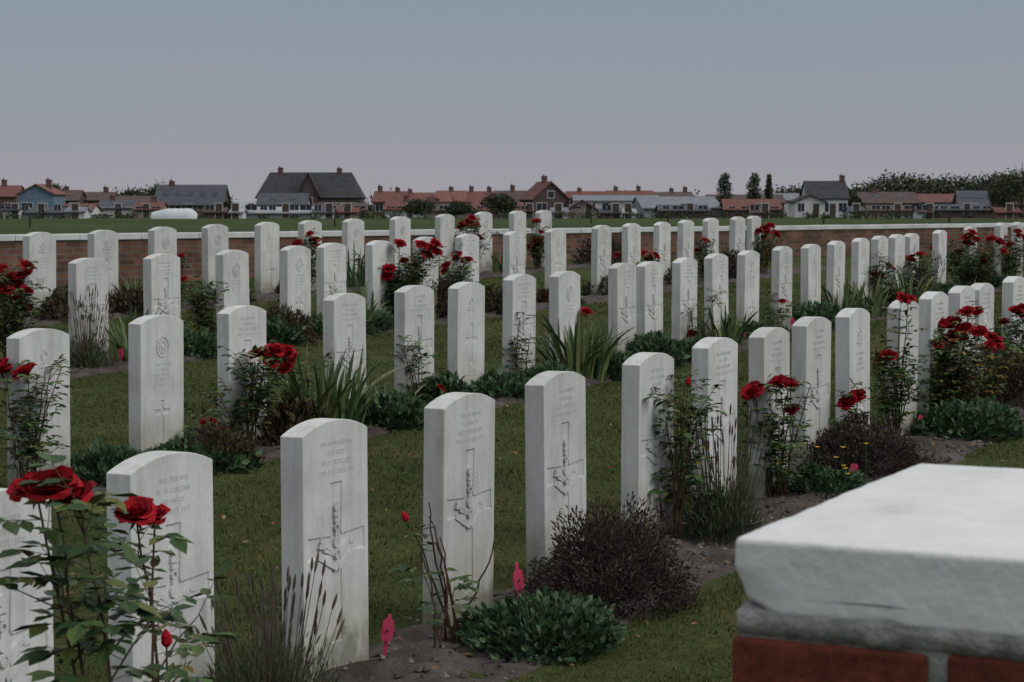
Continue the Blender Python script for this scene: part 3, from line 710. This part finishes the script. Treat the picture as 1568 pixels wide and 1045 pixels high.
H('long_warehouse',880,1010,299,307,320,'white','grey',win=7,dep=14); H('terrace_house',930,1000,292,302,370,'brick','red',chim=(.2,.7),win=4); H('terrace_house',1000,1060,294,303,372,'tan','brown',chim=(.5,.85),win=4)
H('cottage',868,915,306,320,300,'tan','brown',win=2,gf=True); H('farm_shed',985,1105,301,318,310,'grey','grey',win=5,dep=14,yaw=.1); H('low_house',1010,1085,314,322,295,'dbrick','slate',win=4)
H('low_house',1085,1200,298,310,340,'brick','brown',win=5,chim=(.8,)); H('brick_house',1110,1195,305,320,305,'dbrick','red',win=4)
H('white_house',1236,1297,277,302,320,'white','dark',chim=(.95,),win=4,rows=2); H('white_annex',1216,1262,298,308,312,'white','dark',gf=True,win=2,dep=6)
H('farm_shed',1150,1225,296,306,350,'white','grey',win=3); H('low_house',1318,1405,294,310,335,'dbrick','brown',win=5,chim=(.3,),sky=2); H('low_house',1405,1470,297,309,340,'brick','red',win=4)
H('brick_house',1468,1512,292,312,320,'brick','slate',win=3,yaw=-.1,sky=4); H('farm_shed',1330,1400,314,322,300,'tan','brown',win=4); H('low_house',1420,1520,313,321,300,'dbrick','slate',win=6); H('low_house',1535,1640,298,312,330,'brick','brown',win=4)
H('terrace_house',-260,-60,292,308,340,'brick','red',chim=(.2,.6),win=9); H('brick_house',1700,1850,288,308,340,'brick','slate',chim=(.2,.6),win=8)
for i,(p0,p1,yt,ye,D,wl,rf) in enumerate([(6,30,316,321,288,'white','slate'),(104,130,317,323,286,'white','grey'),(315,345,318,324,285,'brick','brown'),(355,372,319,324,284,'white','lgrey'),(480,510,319,325,284,'white','slate'),(520,548,318,324,286,'tan','red'),(800,815,315,322,290,'white','red'),(845,868,318,324,285,'white','grey'),(920,950,319,325,284,'brick','slate'),(955,972,320,325,283,'white','lgrey'),(1150,1175,319,325,284,'tan','brown'),(1300,1322,316,323,288,'white','slate'),(1405,1425,318,324,284,'white','brown'),(1525,1560,318,324,286,'brick','red')]):
    H('garden_shed',p0,p1,yt,ye,D,wl,rf,win=1 if i%2 else 2,dep=4)
M_poly=simple('polytunnel_film',(.58,.60,.62),.5,.06)
mb=MB([M_poly,M_win]); D=280; x0=brg(234)*D; x1=brg(304)*D; n=12; vs=[];fs=[]; m=14
for i in range(m+1):
    f=i/m; x=x0+(x1-x0)*f; R=1.35*(.65+.35*min(1,f*3))*(min(1,(1.02-f)*6)**.4)
    for k in range(n+1):
        a=math.pi*k/n; vs.append((x,D+R*math.cos(a),-.35+R*math.sin(a)*1.05+.03*(i%2)))
for i in range(m):
    for k in range(n): fs.append((i*(n+1)+k,i*(n+1)+k+1,(i+1)*(n+1)+k+1,(i+1)*(n+1)+k))
mb.add(vs,fs); mb.obj('polytunnel',smooth=True)

# distant trees
M_tleaf=island_mat('tree_foliage',[(0,(.026,.036,.020)),(.5,(.045,.056,.030)),(.85,(.07,.075,.038)),(1,(.10,.085,.045))],.8)
M_trunk=simple('bark',(.06,.05,.04))
def crown(mb,c,rx,rz,n,L):
    off=rv(50)
    for k in range(n):
        d=rdir(); rr=random.uniform(.35,1)**.5; b=1+.45*noise.noise(d*1.8+off)+.25*noise.noise(d*5+off)
        p=c+Vector((d.x*rx,d.y*rx,d.z*rz))*rr*b
        mb.leaf(p,rdir(),rdir(),L*random.uniform(.6,1.3),L*.7*random.uniform(.6,1.3),0)
def tree(name,px,ytop,D,w,kind='round'):
    X=brg(px)*D; zt=CZ+(315-ytop)/3200*D; H_=zt+.3; mb=MB([M_tleaf,M_trunk]); b=Vector((X,D,-.3))
    mb.tube([b,b+Vector((.1,0,H_*.45)),b+Vector((0,0,H_*.85))],[H_*.035,H_*.022,H_*.006],1,7)
    for k in range(9):
        f=random.uniform(.25,.7); s=b+Vector((0,0,H_*f)); d=rdir(); d.z=abs(d.z)+(1.8 if kind=='poplar' else .4); d.normalize(); mb.tube([s,s+d*w*.3,s+d*w*.55+rv(.1)],[.1,.06,.02],1,4)
    if kind=='poplar':
        for k in range(10):
            f=.2+.8*k/10; crown(mb,b+Vector((random.uniform(-.2,.2),0,H_*(f-.06))),w*.5*math.sin(min(1,(1.12-f)*1.7)*1.57),H_*.09,170,.32)
    else:
        for k in range(9):
            d=rdir(); crown(mb,b+Vector((d.x*w*.3,d.y*w*.3,H_*.58+d.z*H_*.18)),w*.27,H_*.2,220,.36)
    mb.obj(name)
tree('poplar_tree',1108,262,330,2.6,'poplar'); tree('poplar_tree',1153,262,330,2.4,'poplar'); tree('poplar_tree',1176,264,335,1.0,'poplar')
tree('garden_tree',1500,276,330,5); tree('garden_tree',255,276,360,6); tree('garden_tree',200,288,345,5); tree('garden_tree',86,279,360,4); tree('garden_tree',1562,252,290,8); tree('garden_tree',1535,262,310,5); tree('garden_tree',1290,281,340,2.5); tree('garden_tree',765,294,300,5); tree('garden_tree',640,305,295,5); tree('garden_tree',700,306,297,4); tree('garden_tree',1310,300,300,2.5); tree('garden_tree',350,308,300,3)
def mass(name,p0,p1,prof,D,step,L,n,skip=0):
    mb=MB([M_tleaf,M_trunk]); p=p0
    while p<p1:
        if random.random()<skip: p+=step; continue
        y=prof(p)+random.uniform(-3,3); zt=CZ+(315-y)/3200*D; DD=D+random.uniform(-6,6); X=brg(p)*DD; H_=zt+.3
        mb.tube([(X,DD,-.5),(X,DD,H_*.6)],[.14,.06],1,5)
        crown(mb,Vector((X,DD,-.3+H_*.52)),max(.8,min(H_*.45,3.2)),H_*.46,n,L); p+=step
    mb.obj(name)
def pf(p): return np.interp(p,[1180,1230,1300,1335,1350,1375,1400,1450,1520,1545,1568,1700],[292,284,288,276,267,264,271,270,268,262,262,270])
mass('distant_trees',1180,1700,pf,400,6.5,.55,300)
mass('distant_trees',-80,350,lambda p:np.interp(p,[-80,0,100,150,180,240,260,350],[298,300,292,296,290,282,284,298]),390,11,.5,150)
mass('distant_trees',550,1100,lambda p:297+3*math.sin(p*.07),410,14,.5,90)
mass('hedge_row',-60,1640,lambda p:np.interp(p,[-60,500,610,640,720,800,1640],[327,327,324,318,318,325,326])+random.choice([-3,0,1,2]),286,8,.28,60,.45)
M_post=simple('post_timber',(.04,.035,.03))
for px,D in ((47,170),(513,180),(1022,175),(1260,175),(1452,180),(740,200),(905,210)):
    X=brg(px)*D; mb=MB([M_post]); mb.tube([(X,D,-.6),(X+.02,D,.2),(X,D,.8)],[.09,.085,.075],0,8); mb.tube([(X,D,.8),(X,D,.87)],[.1,.05],0,8); mb.obj('field_post')

# ---------------- world / light / camera ----------------
w=bpy.data.worlds.new('World'); scene.world=w; w.use_nodes=True; nt=w.node_tree; nt.nodes.clear()
out=nt.nodes.new('ShaderNodeOutputWorld'); sky=nt.nodes.new('ShaderNodeTexSky'); sky.sky_type='NISHITA'; sky.sun_disc=False
SE,SA=38,112
sky.sun_elevation=math.radians(SE); sky.sun_rotation=math.radians(SA); sky.dust_density=3
b1=nt.nodes.new('ShaderNodeBackground'); b1.inputs['Strength'].default_value=.05; nt.links.new(sky.outputs[0],b1.inputs[0])
tc=nt.nodes.new('ShaderNodeTexCoord'); sp=nt.nodes.new('ShaderNodeSeparateXYZ'); nt.links.new(tc.outputs['Generated'],sp.inputs[0])
mp=nt.nodes.new('ShaderNodeMapping'); mp.inputs['Scale'].default_value=(2,2,9); nt.links.new(tc.outputs['Generated'],mp.inputs['Vector'])
nz=noisen(nt,1.6,3,.5,mp.outputs[0])
ma=nt.nodes.new('ShaderNodeMath'); ma.operation='MULTIPLY_ADD'; ma.inputs[1].default_value=.022; nt.links.new(nz,ma.inputs[0]); nt.links.new(sp.outputs[2],ma.inputs[2])
c=ramp(nt,ma.outputs[0],[(0,(.39,.375,.41)),(.02,(.375,.365,.405)),(.05,(.325,.345,.395)),(.085,(.290,.335,.395)),(.12,(.265,.325,.395)),(.35,(.36,.40,.44)),(1,(.95,.965,.99))])
b2=nt.nodes.new('ShaderNodeBackground'); b2.inputs['Strength'].default_value=1.0; nt.links.new(c,b2.inputs[0])
mx=nt.nodes.new('ShaderNodeMixShader'); mx.inputs[0].default_value=.9; nt.links.new(b1.outputs[0],mx.inputs[1]); nt.links.new(b2.outputs[0],mx.inputs[2]); nt.links.new(mx.outputs[0],out.inputs[0])
sl=bpy.data.lights.new('sun','SUN'); sl.energy=1.1; sl.angle=math.radians(35); sl.color=(1,.985,.96)
so=bpy.data.objects.new('sun',sl); col.objects.link(so)
az=math.radians(SA); el=math.radians(SE)
dirv=Vector((math.sin(az)*math.cos(el),math.cos(az)*math.cos(el),math.sin(el)))
so.rotation_euler=dirv.to_track_quat('Z','Y').to_euler()
cam=bpy.data.cameras.new('camera'); co=bpy.data.objects.new('camera',cam); col.objects.link(co); scene.camera=co
co.location=(0,0,CZ); co.rotation_euler=(math.radians(90-3.71),0,0)
cam.sensor_width=36; cam.lens=73.5; cam.clip_end=9000; cam.clip_start=.05
cam.dof.use_dof=True; cam.dof.focus_distance=8.5; cam.dof.aperture_fstop=16
scene.view_settings.view_transform='Standard'; scene.view_settings.look='None'; scene.view_settings.exposure=0
